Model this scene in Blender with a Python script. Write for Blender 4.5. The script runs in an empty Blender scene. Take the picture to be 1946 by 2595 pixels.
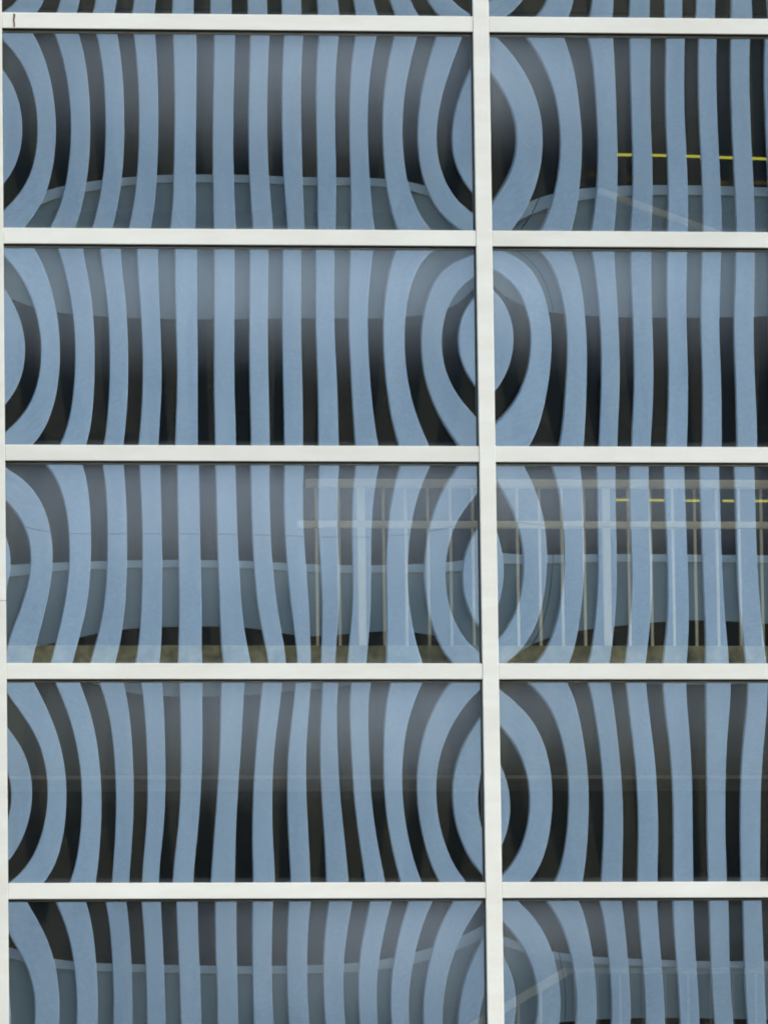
import bpy, bmesh, math, random
import numpy as np
random.seed(7)
R = math.radians
scene = bpy.context.scene
COL = scene.collection

# ------------------------------------------------------------ camera, sky, sun, exposure
ZG = 9.7                       # the photographed rows of panes hang 5 to 10 m above the street
cam_data = bpy.data.cameras.new("camera")
cam = bpy.data.objects.new("camera", cam_data)
COL.objects.link(cam)
cam.location = (-1.563053, -40.0, -8.106405 + ZG)
cam.rotation_euler = (math.pi / 2 + 0.144063, 0.013139, -0.107677)
cam_data.sensor_fit = 'VERTICAL'
cam_data.sensor_height = 24.0
cam_data.lens = math.exp(10.026376) / 2595.0 * 24.0
cam_data.clip_start = 0.5
cam_data.clip_end = 3000
scene.camera = cam

SUN_EL, SUN_AZ = 44.0, 92.5   # azimuth clockwise from +Y: soft light along the street from the right
world = bpy.data.worlds.new("World")
scene.world = world
world.use_nodes = True
wn = world.node_tree
wn.nodes.clear()
sky = wn.nodes.new('ShaderNodeTexSky')
sky.sky_type = 'NISHITA'
sky.sun_disc = False
sky.sun_elevation = R(SUN_EL)
sky.sun_rotation = R(SUN_AZ)
sky.air_density = 0.7
sky.dust_density = 8.0
sky.ozone_density = 1.0
bg = wn.nodes.new('ShaderNodeBackground')
bg.inputs['Strength'].default_value = 0.15
wo = wn.nodes.new('ShaderNodeOutputWorld')
wn.links.new(sky.outputs[0], bg.inputs['Color'])
wn.links.new(bg.outputs[0], wo.inputs['Surface'])

sun_data = bpy.data.lights.new("sun", 'SUN')
sun_data.energy = 0.7
sun_data.angle = R(14)
sun_data.color = (1.0, 0.96, 0.9)
sun = bpy.data.objects.new("sun", sun_data)
COL.objects.link(sun)
sun.rotation_euler = (R(90 - SUN_EL), 0, R(-SUN_AZ) + math.pi)
sun.location = (0, -20, 60)

scene.render.engine = 'CYCLES'
scene.view_settings.view_transform = 'Standard'
scene.view_settings.look = 'None'
scene.view_settings.gamma = 1.0
scene.view_settings.use_curve_mapping = False
scene.view_settings.exposure = 1.52
scene.cycles.max_bounces = 14
scene.cycles.glossy_bounces = 6
scene.cycles.transparent_max_bounces = 24
scene.cycles.use_denoising = True
scene.cycles.filter_width = 1.9

# ------------------------------------------------------------ helpers
def put(name, me, parent=None, loc=None):
    o = bpy.data.objects.new(name, me)
    COL.objects.link(o)
    if parent:
        o.parent = parent
    if loc:
        o.location = loc
    return o

def thing(name, label, cat, group=None, loc=(0, 0, 0)):
    o = bpy.data.objects.new(name, None)
    COL.objects.link(o)
    o.location = loc
    o.empty_display_size = 0.3
    o['label'] = label
    o['category'] = cat
    if group:
        o['group'] = group
    return o

def add_box(bm, x0, x1, y0, y1, z0, z1):
    v = [bm.verts.new(p) for p in ((x0, y0, z0), (x1, y0, z0), (x1, y1, z0), (x0, y1, z0),
                                   (x0, y0, z1), (x1, y0, z1), (x1, y1, z1), (x0, y1, z1))]
    for f in ((3, 2, 1, 0), (4, 5, 6, 7), (0, 1, 5, 4), (1, 2, 6, 5), (2, 3, 7, 6), (3, 0, 4, 7)):
        bm.faces.new([v[i] for i in f])

def add_prism(bm, pts, z0, z1):          # pts: outline in x, y
    n = len(pts)
    a = [bm.verts.new((p[0], p[1], z0)) for p in pts]
    b = [bm.verts.new((p[0], p[1], z1)) for p in pts]
    bm.faces.new(a[::-1]); bm.faces.new(b)
    for i in range(n):
        bm.faces.new((a[i], a[(i + 1) % n], b[(i + 1) % n], b[i]))

def done(bm, name, mat, bevel=0.0):
    if bevel:
        bmesh.ops.bevel(bm, geom=bm.edges[:], offset=bevel, segments=2, profile=0.5, affect='EDGES')
    bmesh.ops.recalc_face_normals(bm, faces=bm.faces[:])
    me = bpy.data.meshes.new(name)
    bm.to_mesh(me); bm.free()
    me.materials.append(mat)
    return me

def box(name, mat, b, parent=None, bevel=0.0):
    bm = bmesh.new()
    add_box(bm, *b)
    return put(name, done(bm, name, mat, bevel), parent)

def nodes(name):
    m = bpy.data.materials.new(name)
    m.use_nodes = True
    nt = m.node_tree
    return m, nt, nt.nodes['Principled BSDF'], nt.nodes['Material Output']

def N(nt, kind, **inp):
    n = nt.nodes.new(kind)
    for k, v in inp.items():
        if k in n.inputs:
            n.inputs[k].default_value = v
        else:
            setattr(n, k, v)
    return n

def math_node(nt, op, a, b=None, c=None):
    n = nt.nodes.new('ShaderNodeMath'); n.operation = op
    for i, x in enumerate((a, b, c)):
        if x is None:
            continue
        if isinstance(x, (int, float)):
            n.inputs[i].default_value = x
        else:
            nt.links.new(x, n.inputs[i])
    return n.outputs[0]

def plain_mat(name, col, rough=0.6, spec=0.3, var=0.12, scale=3.0, stretch=(1, 1, 1), bump=0.0, dirt=None, grain=0.0, grain_scale=40):
    m, nt, p, out = nodes(name)
    tc = N(nt, 'ShaderNodeTexCoord')
    mp = N(nt, 'ShaderNodeMapping')
    mp.inputs['Scale'].default_value = stretch
    nt.links.new(tc.outputs['Object'], mp.inputs['Vector'])
    nz = N(nt, 'ShaderNodeTexNoise', Scale=scale, Detail=6.0, Roughness=0.6)
    nt.links.new(mp.outputs[0], nz.inputs['Vector'])
    rp = N(nt, 'ShaderNodeValToRGB')
    rp.color_ramp.elements[0].position = 0.3
    rp.color_ramp.elements[1].position = 0.7
    lo = [c * (1 - var) for c in col] if dirt is None else dirt
    rp.color_ramp.elements[0].color = (*lo, 1)
    rp.color_ramp.elements[1].color = (*[min(1, c * (1 + var * 0.4)) for c in col], 1)
    nt.links.new(nz.outputs['Fac'], rp.inputs['Fac'])
    colour = rp.outputs['Color']
    if grain:
        gn = N(nt, 'ShaderNodeTexNoise', Scale=grain_scale, Detail=3.0, Roughness=0.7)
        nt.links.new(tc.outputs['Object'], gn.inputs['Vector'])
        g = math_node(nt, 'ADD', 1.0 - grain * 0.5, math_node(nt, 'MULTIPLY', gn.outputs['Fac'], grain))
        oi = N(nt, 'ShaderNodeObjectInfo')           # each cast piece is a little lighter or darker than the next
        g = math_node(nt, 'MULTIPLY', g, math_node(nt, 'ADD', 0.945, math_node(nt, 'MULTIPLY', oi.outputs['Random'], 0.09)))
        off = N(nt, 'ShaderNodeVectorMath', operation='ADD')
        nt.links.new(tc.outputs['Object'], off.inputs[0])
        nt.links.new(math_node(nt, 'MULTIPLY', oi.outputs['Random'], 50.0), off.inputs[1])
        nt.links.new(off.outputs[0], gn.inputs['Vector'])
        nt.links.new(off.outputs[0], mp.inputs['Vector'])
        mx = N(nt, 'ShaderNodeVectorMath', operation='SCALE')
        nt.links.new(colour, mx.inputs[0]); nt.links.new(g, mx.inputs['Scale'])
        colour = mx.outputs[0]
    nt.links.new(colour, p.inputs['Base Color'])
    p.inputs['Roughness'].default_value = rough
    p.inputs['Specular IOR Level'].default_value = spec
    if bump:
        nz2 = N(nt, 'ShaderNodeTexNoise', Scale=scale * 30, Detail=4.0)
        nt.links.new(tc.outputs['Object'], nz2.inputs['Vector'])
        bp = N(nt, 'ShaderNodeBump', Strength=bump, Distance=0.01)
        nt.links.new(nz2.outputs['Fac'], bp.inputs['Height'])
        nt.links.new(bp.outputs[0], p.inputs['Normal'])
    return m

M_frame = plain_mat('white_painted_aluminium', (0.755, 0.825, 0.74), 0.45, 0.3, 0.06, 2.5, (1, 1, 4), 0.0, (0.70, 0.745, 0.655), 0.04, 70)
M_gasket = plain_mat('black_rubber', (0.018, 0.016, 0.016), 0.8, 0.15, 0.2, 8)
M_rust = plain_mat('rust_stain', (0.16, 0.10, 0.05), 0.9, 0.05, 0.4, 60, (1, 1, 0.3))
M_fin = plain_mat('pale_precast_concrete', (0.84, 0.86, 0.87), 0.7, 0.2, 0.13, 1.6, (1, 1, 0.22), 0.08, None, 0.45, 34)
M_sill = plain_mat('grey_metal_sill', (0.70, 0.68, 0.61), 0.5, 0.3, 0.08, 2)
M_spandrel = plain_mat('grey_green_spandrel', (0.50, 0.50, 0.44), 0.6, 0.25, 0.16, 1.0, (1, 1, 0.5))
M_wall = plain_mat('pale_wall', (0.5, 0.51, 0.52), 0.8, 0.2, 0.1, 0.5)
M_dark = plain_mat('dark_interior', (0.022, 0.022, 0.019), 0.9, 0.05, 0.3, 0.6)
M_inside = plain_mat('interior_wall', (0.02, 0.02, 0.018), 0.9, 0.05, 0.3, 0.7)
M_beam = plain_mat('grey_beam', (0.10, 0.115, 0.13), 0.8, 0.1, 0.15, 1.5)
M_curb = plain_mat('speckled_stone_curb', (0.34, 0.36, 0.31), 0.9, 0.1, 0.75, 11)
M_trim = plain_mat('pale_trim', (0.2, 0.21, 0.23), 0.6, 0.2, 0.2, 5)
M_rail = plain_mat('cream_painted_steel', (0.72, 0.74, 0.72), 0.4, 0.3, 0.06, 6)
M_stair = plain_mat('brown_beige_handrail', (0.24, 0.23, 0.21), 0.5, 0.3, 0.12, 6)
M_asphalt = plain_mat('asphalt', (0.05, 0.05, 0.052), 0.9, 0.2, 0.3, 2.0, (1, 1, 1), 0.3)
M_paving = plain_mat('paving', (0.28, 0.27, 0.26), 0.85, 0.2, 0.2, 1.5, (1, 1, 1), 0.2)
M_line = plain_mat('road_paint', (0.75, 0.75, 0.72), 0.7, 0.2, 0.15, 8)

def glass_mat(name, refl, trans, veil=False):
    m, nt, p, out = nodes(name)
    nt.nodes.remove(p)
    gl = N(nt, 'ShaderNodeBsdfGlossy', Roughness=0.0)
    gl.inputs['Color'].default_value = (*refl, 1)
    tr = N(nt, 'ShaderNodeBsdfTransparent')
    tr.inputs['Color'].default_value = (*trans, 1)
    add = N(nt, 'ShaderNodeAddShader')
    nt.links.new(gl.outputs[0], add.inputs[0]); nt.links.new(tr.outputs[0], add.inputs[1])
    last = add.outputs[0]
    if veil:
        bright = nt.nodes.new('ShaderNodeAttribute'); bright.attribute_type = 'OBJECT'; bright.attribute_name = 'row_brightness'
        sc = N(nt, 'ShaderNodeVectorMath', operation='SCALE')     # brightness of the mirrored scene, painted into the reflectance row by row
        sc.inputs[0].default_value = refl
        nt.links.new(bright.outputs['Fac'], sc.inputs['Scale']); nt.links.new(sc.outputs[0], gl.inputs['Color'])
        # a pale veil over the glass, strongest towards the pane top, with rain streaks
        uv = N(nt, 'ShaderNodeUVMap')
        sep = N(nt, 'ShaderNodeSeparateXYZ')
        nt.links.new(uv.outputs[0], sep.inputs[0])
        def att(n):
            a = nt.nodes.new('ShaderNodeAttribute'); a.attribute_type = 'OBJECT'; a.attribute_name = n
            return a.outputs['Fac']
        u, v = sep.outputs[0], sep.outputs[1]
        geo = N(nt, 'ShaderNodeNewGeometry')
        mp = N(nt, 'ShaderNodeMapping'); mp.inputs['Scale'].default_value = (34, 34, 1.6)
        nt.links.new(geo.outputs['Position'], mp.inputs['Vector'])
        streak = N(nt, 'ShaderNodeTexNoise', Scale=1.0, Detail=3.0, Roughness=0.6)
        nt.links.new(mp.outputs[0], streak.inputs['Vector'])
        mp2 = N(nt, 'ShaderNodeMapping'); mp2.inputs['Scale'].default_value = (1.7, 1.7, 2.6)
        nt.links.new(geo.outputs['Position'], mp2.inputs['Vector'])
        cloud = N(nt, 'ShaderNodeTexNoise', Scale=1.0, Detail=3.0, Roughness=0.55)
        nt.links.new(mp2.outputs[0], cloud.inputs['Vector'])
        x = math_node(nt, 'DIVIDE', math_node(nt, 'SUBTRACT', u, att('veil_centre')), att('veil_width'))
        hx = math_node(nt, 'POWER', 2.718, math_node(nt, 'MULTIPLY', math_node(nt, 'MULTIPLY', x, x), -1.0))
        vv = math_node(nt, 'ADD', v, math_node(nt, 'MULTIPLY', math_node(nt, 'SUBTRACT', cloud.outputs['Fac'], 0.5), 0.2))
        t = math_node(nt, 'DIVIDE', math_node(nt, 'SUBTRACT', vv, math_node(nt, 'SUBTRACT', 1.0, att('veil_depth'))), att('veil_depth'))
        t = math_node(nt, 'MINIMUM', math_node(nt, 'MAXIMUM', t, 0.0), 1.0)
        t = math_node(nt, 'MULTIPLY', math_node(nt, 'MULTIPLY', t, t), math_node(nt, 'SUBTRACT', 3.0, math_node(nt, 'MULTIPLY', t, 2.0)))
        s = math_node(nt, 'ADD', 0.92, math_node(nt, 'MULTIPLY', streak.outputs['Fac'], 0.14))
        fac = math_node(nt, 'MULTIPLY', math_node(nt, 'MULTIPLY', hx, t), math_node(nt, 'MULTIPLY', s, att('veil')))
        fac = math_node(nt, 'ADD', fac, math_node(nt, 'MULTIPLY', streak.outputs['Fac'], 0.012))
        low = math_node(nt, 'MAXIMUM', math_node(nt, 'SUBTRACT', 1.0, math_node(nt, 'DIVIDE', v, 0.035)), 0.0)   # splash dirt along the sill
        fac = math_node(nt, 'ADD', fac, math_node(nt, 'MULTIPLY', math_node(nt, 'MULTIPLY', low, cloud.outputs['Fac']), 0.16))
        fac = math_node(nt, 'MINIMUM', fac, 0.9)
        df = N(nt, 'ShaderNodeBsdfDiffuse')
        df.inputs['Color'].default_value = (0.68, 0.86, 0.96, 1)
        mix = N(nt, 'ShaderNodeMixShader')
        nt.links.new(fac, mix.inputs[0]); nt.links.new(last, mix.inputs[1]); nt.links.new(df.outputs[0], mix.inputs[2])
        last = mix.outputs[0]
    nt.links.new(last, out.inputs['Surface'])
    return m

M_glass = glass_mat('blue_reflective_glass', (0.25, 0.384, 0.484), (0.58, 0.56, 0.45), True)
M_inner = glass_mat('inner_glass', (0.05, 0.05, 0.045), (0.87, 0.87, 0.87))
M_opp_glass = glass_mat('dark_window_glass', (0.016, 0.016, 0.014), (0.22, 0.22, 0.18))

m, nt, p, out = nodes('yellow_tube_light')
nt.nodes.remove(p)
em = N(nt, 'ShaderNodeEmission', Strength=11.0)
em.inputs['Color'].default_value = (1.0, 0.63, 0.07, 1)
nt.links.new(em.outputs[0], out.inputs['Surface'])
M_light = m

# ------------------------------------------------------------ ground and street
box('ground', M_asphalt, (-900, 900, -900, 900, -1.0, -0.01))['kind'] = 'structure'
box('road', M_asphalt, (-120, 120, -30, -8, -0.008, 0.0))['kind'] = 'structure'
box('pavement', M_paving, (-120, 120, -7.98, 0.2, -0.008, 0.13), None, 0.01)['kind'] = 'structure'
box('pavement', M_paving, (-120, 120, -45.4, -30.02, -0.008, 0.13), None, 0.01)['kind'] = 'structure'
bm = bmesh.new()
for i in range(30):
    add_box(bm, -118 + i * 8, -115 + i * 8, -19.06, -18.94, 0.002, 0.006)
o = put('lane_marking', done(bm, 'lane_marking', M_line)); o['kind'] = 'structure'
W={
(0, 0):"-235 694 1582 2356 2922 3245 3341 3255 3026 2683 2241 1705 1079 362 2646 1648 686 -183 -866 -1309 -1516 -1518 -1344 -1009 -516 133 940 1907 4284 1557 -876 -2908 -4416 -5368 -5792 -5733 -5233 -4321 -3012 -1311 780 3261 4857 568 -2945 -5680 -7669 -8941 -9514 -9410 -8649 -7254 -5243 -2624 599 4424 4808 -637 -4938 -8193 -10545 -12057 -12739 -12590 -11612 -9814 -7207 -3799 404 5401 4593 -1510 -6436 -10240 -12990 -14739 -15513 -15319 -14153 -12014 -8906 -4832 204 6202 4418 -2142 -7575 -11867 -15002 -16993 -17864 -17632 -16303 -13876 -10349 -5720 11 6842 4277 -2706 -8544 -13201 -16638 -18836 -19802 -19550 -18090 -15424 -11549 -6464 -166 7344 4098 -3272 -9419 -14325 -17962 -20308 -21352 -21092 -19532 -16675 -12521 -7069 -318 7735 3848 -3832 -10198 -15261 -19019 -21456 -22549 -22281 -20646 -17644 -13276 -7541 -437 8035 3554 -4301 -10815 -15991 -19831 -22317 -23426 -23141 -21450 -18345 -13823 -7881 -519 8264 3266 -4641 -11238 -16499 -20391 -22896 -24002 -23696 -21964 -18790 -14166 -8088 -555 8433 3066 -4884 -11508 -16785 -20680 -23181 -24279 -23958 -22200 -18987 -14310 -8163 -545 8543 3090 -4957 -11577 -16803 -20663 -23153 -24249 -23924 -22158 -18937 -14255 -8106 -491 8591 3492 -4602 -11233 -16451 -20307 -22797 -23893 -23572 -21820 -18631 -13999 -7923 -403 8564 4283 -3735 -10391 -15681 -19578 -22075 -23170 -22865 -21158 -18050 -13537 -7619 -293 8442 5297 -2646 -9274 -14555 -18440 -20921 -22019 -21754 -20137 -17173 -12859 -7195 -178 8194 6331 -1492 -7973 -13090 -16852 -19277 -20383 -20192 -18720 -15973 -11950 -6651 -73 7785 7243 -208 -6362 -11208 -14778 -17107 -18222 -18139 -16869 -14418 -10788 -5979 8 7173 7935 1151 -4452 -8897 -12202 -14399 -15514 -15562 -14546 -12471 -9343 -5168 51 6313 8306 2442 -2383 -6231 -9150 -11156 -12251 -12435 -11713 -10094 -7590 -4208 45 5167 8184 3645 -169 -3267 -5681 -7405 -8422 -8728 -8334 -7254 -5503 -3091 -22 3703 7256 4532 2049 -114 -1865 -3165 -4009 -4407 -4375 -3926 -3070 -1813 -156 1901 5184 4531 3783 2987 2234 1575 1018 555 182 -99 -285 -373 -362 -250 1824 3448 4825 5892 6569 6824 6678 6170 5343 4230 2853 1227 -642 -2753",
(0, 1):"3973 3860 3782 3729 3676 3596 3467 3277 3022 2709 2342 1927 1469 968 8256 5929 3948 2301 970 -52 -770 -1188 -1312 -1146 -696 38 1054 2352 11182 7046 3491 524 -1845 -3608 -4762 -5311 -5264 -4634 -3428 -1654 685 3588 12771 7194 2393 -1604 -4761 -7061 -8502 -9091 -8838 -7757 -5858 -3150 363 4680 13121 6404 674 -4051 -7744 -10389 -11982 -12529 -12039 -10524 -7994 -4455 88 5634 12450 4870 -1516 -6716 -10732 -13556 -15189 -15629 -14881 -12953 -9851 -5580 -141 6465 11069 2884 -3947 -9442 -13629 -16518 -18108 -18395 -17380 -15065 -11452 -6538 -324 7191 9312 770 -6348 -12042 -16329 -19219 -20718 -20830 -19554 -16886 -12817 -7343 -460 7832 7479 -1255 -8551 -14386 -18732 -21593 -22992 -22937 -21424 -18438 -13969 -8007 -549 8406 5832 -3119 -10536 -16413 -20757 -23586 -24908 -24717 -22998 -19735 -14918 -8538 -592 8920 4617 -4571 -12091 -17993 -22350 -25179 -26458 -26161 -24271 -20775 -15665 -8939 -592 9374 3987 -5328 -12985 -19033 -23499 -26372 -27629 -27249 -25223 -21542 -16205 -9209 -555 9760 3865 -5530 -13368 -19619 -24222 -27148 -28390 -27949 -25824 -22016 -16523 -9346 -487 10057 3990 -5557 -13532 -19876 -24530 -27471 -28699 -28220 -26042 -22168 -16601 -9344 -396 10241 4141 -5532 -13515 -19807 -24409 -27314 -28517 -28023 -25838 -21969 -16420 -9194 -293 10284 4240 -5326 -13182 -19343 -23828 -26651 -27815 -27323 -25180 -21390 -15959 -8889 -183 10159 4265 -4947 -12514 -18443 -22750 -25453 -26564 -26090 -24035 -20404 -15198 -8421 -75 9841 4210 -4423 -11524 -17097 -21147 -23690 -24737 -24298 -22380 -18987 -14121 -7783 26 9306 4066 -3772 -10230 -15308 -19009 -21339 -22306 -21922 -20192 -17122 -12713 -6967 116 8536 3821 -3009 -8644 -13086 -16333 -18387 -19254 -18940 -17451 -14791 -10964 -5970 191 7517 3466 -2141 -6774 -10434 -13119 -14831 -15569 -15338 -14141 -11982 -8864 -4787 248 6240 2991 -1174 -4623 -7355 -9370 -10667 -11247 -11108 -10254 -8686 -6406 -3415 287 4698 2391 -112 -2193 -3851 -5086 -5897 -6285 -6247 -5785 -4897 -3586 -1852 306 2886 1665 1045 516 79 -266 -521 -683 -754 -731 -614 -402 -96 305 802 810 2296 3505 4436 5089 5462 5557 5371 4907 4165 3147 1853 286 -1555",
(1, 0):"-8225 -5448 -2499 563 3503 5924 7445 7874 7267 5906 4206 2523 1052 -140 -5320 -3489 -1761 -124 1344 2494 3240 3597 3621 3394 3044 2704 2431 2231 -3344 -2531 -1920 -1489 -1198 -974 -729 -409 14 549 1181 1910 2713 3513 -2190 -2442 -2839 -3366 -3901 -4256 -4311 -4019 -3365 -2359 -1063 434 2069 3829 -1613 -2885 -4122 -5300 -6336 -7063 -7333 -7075 -6274 -4969 -3251 -1236 1019 3538 -1306 -3505 -5425 -7101 -8508 -9494 -9919 -9700 -8829 -7360 -5388 -2999 -220 2964 -983 -3925 -6451 -8609 -10387 -11609 -12154 -11976 -11081 -9524 -7374 -4679 -1449 2316 -537 -4036 -7087 -9698 -11822 -13263 -13923 -13788 -12886 -11264 -8972 -6046 -2499 1668 -79 -3983 -7438 -10406 -12787 -14408 -15178 -15097 -14205 -12547 -10165 -7098 -3375 999 175 -4062 -7785 -10954 -13470 -15194 -16048 -16029 -15173 -13513 -11095 -7966 -4175 252 88 -4411 -8282 -11519 -14072 -15838 -16751 -16797 -15993 -14368 -11966 -8845 -5052 -613 -327 -4912 -8827 -12073 -14619 -16399 -17361 -17474 -16738 -15183 -12857 -9801 -6032 -1552 -947 -5414 -9276 -12504 -15037 -16810 -17789 -17951 -17291 -15831 -13608 -10645 -6926 -2436 -1567 -5842 -9566 -12694 -15158 -16890 -17859 -18049 -17454 -16091 -13981 -11127 -7508 -3111 -1887 -6068 -9625 -12563 -14877 -16528 -17475 -17675 -17119 -15829 -13827 -11108 -7656 -3462 -1546 -5700 -9134 -11917 -14120 -15725 -16659 -16859 -16317 -15066 -13147 -10581 -7351 -3446 -349 -4489 -7922 -10719 -12934 -14544 -15476 -15674 -15136 -13919 -12084 -9665 -6668 -3090 1531 -2592 -6109 -9017 -11295 -12909 -13829 -14030 -13522 -12371 -10656 -8422 -5692 -2479 3585 -425 -3918 -6838 -9108 -10696 -11598 -11806 -11360 -10338 -8823 -6865 -4495 -1721 5186 1482 -1745 -4443 -6544 -8026 -8867 -9072 -8714 -7896 -6683 -5111 -3192 -923 5825 2738 86 -2120 -3859 -5111 -5831 -6038 -5817 -5258 -4408 -3286 -1877 -166 5201 3184 1479 81 -1022 -1861 -2413 -2681 -2699 -2500 -2098 -1477 -617 477 3168 2765 2463 2248 2066 1837 1512 1096 677 369 227 272 510 935 -354 1317 2797 4086 5107 5691 5691 5130 4211 3205 2335 1701 1311 1159 -5414 -1328 2287 5403 7877 9452 9924 9305 7851 5987 4160 2686 1670 1125",
(1, 1):"-1339 1947 4855 7368 9395 10714 11104 10490 9002 6928 4589 2162 -322 -2872 1376 3788 5832 7503 8758 9479 9569 9034 7976 6582 5080 3626 2297 1124 3041 4568 5779 6671 7198 7361 7193 6744 6098 5363 4660 4127 3871 3915 3685 4366 4782 4940 4830 4536 4164 3787 3476 3316 3397 3789 4492 5487 3402 3356 3105 2662 2059 1424 886 546 508 862 1626 2745 4158 5835 2366 1696 933 91 -829 -1696 -2352 -2654 -2487 -1800 -636 927 2830 5053 841 -344 -1477 -2588 -3718 -4739 -5465 -5732 -5450 -4613 -3274 -1485 733 3384 -865 -2412 -3834 -5169 -6439 -7536 -8290 -8550 -8241 -7365 -5962 -4066 -1695 1163 -2537 -4325 -5970 -7482 -8847 -9968 -10716 -10971 -10661 -9776 -8360 -6464 -4101 -1273 -4083 -6042 -7852 -9490 -10911 -12030 -12746 -12971 -12655 -11798 -10443 -8625 -6356 -3645 -5479 -7616 -9547 -11251 -12687 -13784 -14454 -14634 -14304 -13484 -12210 -10499 -8342 -5720 -6663 -8937 -10945 -12673 -14097 -15150 -15754 -15866 -15499 -14693 -13482 -11862 -9815 -7316 -7523 -9859 -11879 -13589 -14978 -15975 -16509 -16565 -16168 -15359 -14169 -12603 -10666 -8372 -7943 -10318 -12324 -13995 -15335 -16262 -16731 -16747 -16335 -15532 -14362 -12851 -11032 -8940 -7862 -10258 -12292 -13962 -15258 -16119 -16529 -16502 -16063 -15253 -14120 -12701 -11018 -9073 -7334 -9780 -11849 -13529 -14798 -15626 -15995 -15919 -15440 -14618 -13516 -12176 -10597 -8764 -6460 -8958 -11048 -12723 -13965 -14760 -15101 -15006 -14522 -13713 -12636 -11327 -9789 -8017 -5339 -7847 -9926 -11572 -12779 -13543 -13870 -13785 -13329 -12552 -11497 -10194 -8655 -6885 -4042 -6495 -8518 -10109 -11270 -12006 -12334 -12275 -11862 -11128 -10101 -8804 -7251 -5448 -2613 -4941 -6858 -8366 -9470 -10180 -10512 -10485 -10119 -9434 -8446 -7171 -5617 -3788 -1077 -3214 -4979 -6375 -7406 -8081 -8413 -8413 -8094 -7465 -6533 -5304 -3782 -1970 559 -1335 -2908 -4161 -5096 -5720 -6039 -6059 -5785 -5219 -4360 -3210 -1768 -34 2292 683 -660 -1736 -2549 -3100 -3390 -3420 -3189 -2693 -1930 -895 415 1999 4123 2838 1761 891 229 -224 -467 -495 -303 113 760 1641 2761 4120 6051 5128 4351 3721 3238 2907 2732 2718 2872 3200 3707 4397 5271 6329",
(2, 0):"-6560 -3983 -1297 1438 4030 6146 7423 7690 7067 5914 4647 3500 2584 1931 -3317 -2103 -861 414 1650 2708 3444 3805 3848 3739 3651 3716 4023 4593 -1438 -1421 -1402 -1339 -1194 -963 -621 -170 404 1131 1948 2999 4375 6059 -814 -1862 -2815 -3657 -4289 -4597 -4502 -3976 -3030 -1740 -225 1565 3750 6391 -1149 -3071 -4735 -6126 -7183 -7797 -7857 -7297 -6130 -4476 -2496 -215 2515 5802 -2058 -4711 -6903 -8636 -9904 -10657 -10792 -10217 -8925 -7048 -4754 -2085 1031 4647 -3126 -6337 -8911 -10896 -12328 -13179 -13360 -12778 -11415 -9364 -6780 -3770 -394 3316 -4033 -7589 -10448 -12653 -14243 -15187 -15404 -14809 -13371 -11158 -8334 -5092 -1601 2071 -4683 -8404 -11474 -13895 -15642 -16666 -16894 -16260 -14741 -12413 -9457 -6123 -2616 980 -5160 -8907 -12098 -14686 -16578 -17674 -17899 -17214 -15640 -13268 -10283 -6946 -3483 20 -5610 -9385 -12622 -15273 -17235 -18383 -18622 -17931 -16351 -13981 -11008 -7694 -4270 -821 -6044 -9887 -13128 -15751 -17701 -18878 -19172 -18526 -16974 -14624 -11673 -8385 -4982 -1541 -6315 -10217 -13454 -16036 -17953 -19136 -19478 -18893 -17385 -15074 -12168 -8915 -5518 -2055 -6216 -10150 -13387 -15946 -17836 -19011 -19367 -18821 -17365 -15116 -12277 -9075 -5695 -2216 -5604 -9565 -12809 -15364 -17239 -18390 -18735 -18203 -16793 -14607 -11836 -8697 -5361 -1886 -4459 -8432 -11704 -14275 -16147 -17288 -17622 -17090 -15705 -13572 -10862 -7780 -4467 -962 -2908 -6894 -10205 -12817 -14707 -15837 -16134 -15563 -14171 -12075 -9420 -6363 -3025 543 -1156 -5119 -8405 -11016 -12901 -13979 -14197 -13554 -12132 -10055 -7450 -4439 -1115 2486 589 -3191 -6318 -8794 -10568 -11549 -11678 -10976 -9550 -7538 -5061 -2209 991 4541 2084 -1329 -4147 -6348 -7889 -8703 -8735 -8004 -6614 -4731 -2498 29 2911 6187 3071 152 -2202 -3983 -5175 -5734 -5629 -4880 -3580 -1900 -23 2005 4280 6858 3341 1015 -744 -1950 -2609 -2726 -2361 -1595 -502 801 2136 3434 4751 6103 2734 1083 29 -415 -279 306 1126 1985 2755 3405 3880 4098 4014 3627 1107 66 -212 282 1454 3023 4588 5742 6199 5891 4986 3609 1707 -753 -1612 -2186 -1658 -65 2400 5255 7811 9370 9479 8067 5416 1895 -2298 -7118",
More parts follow.
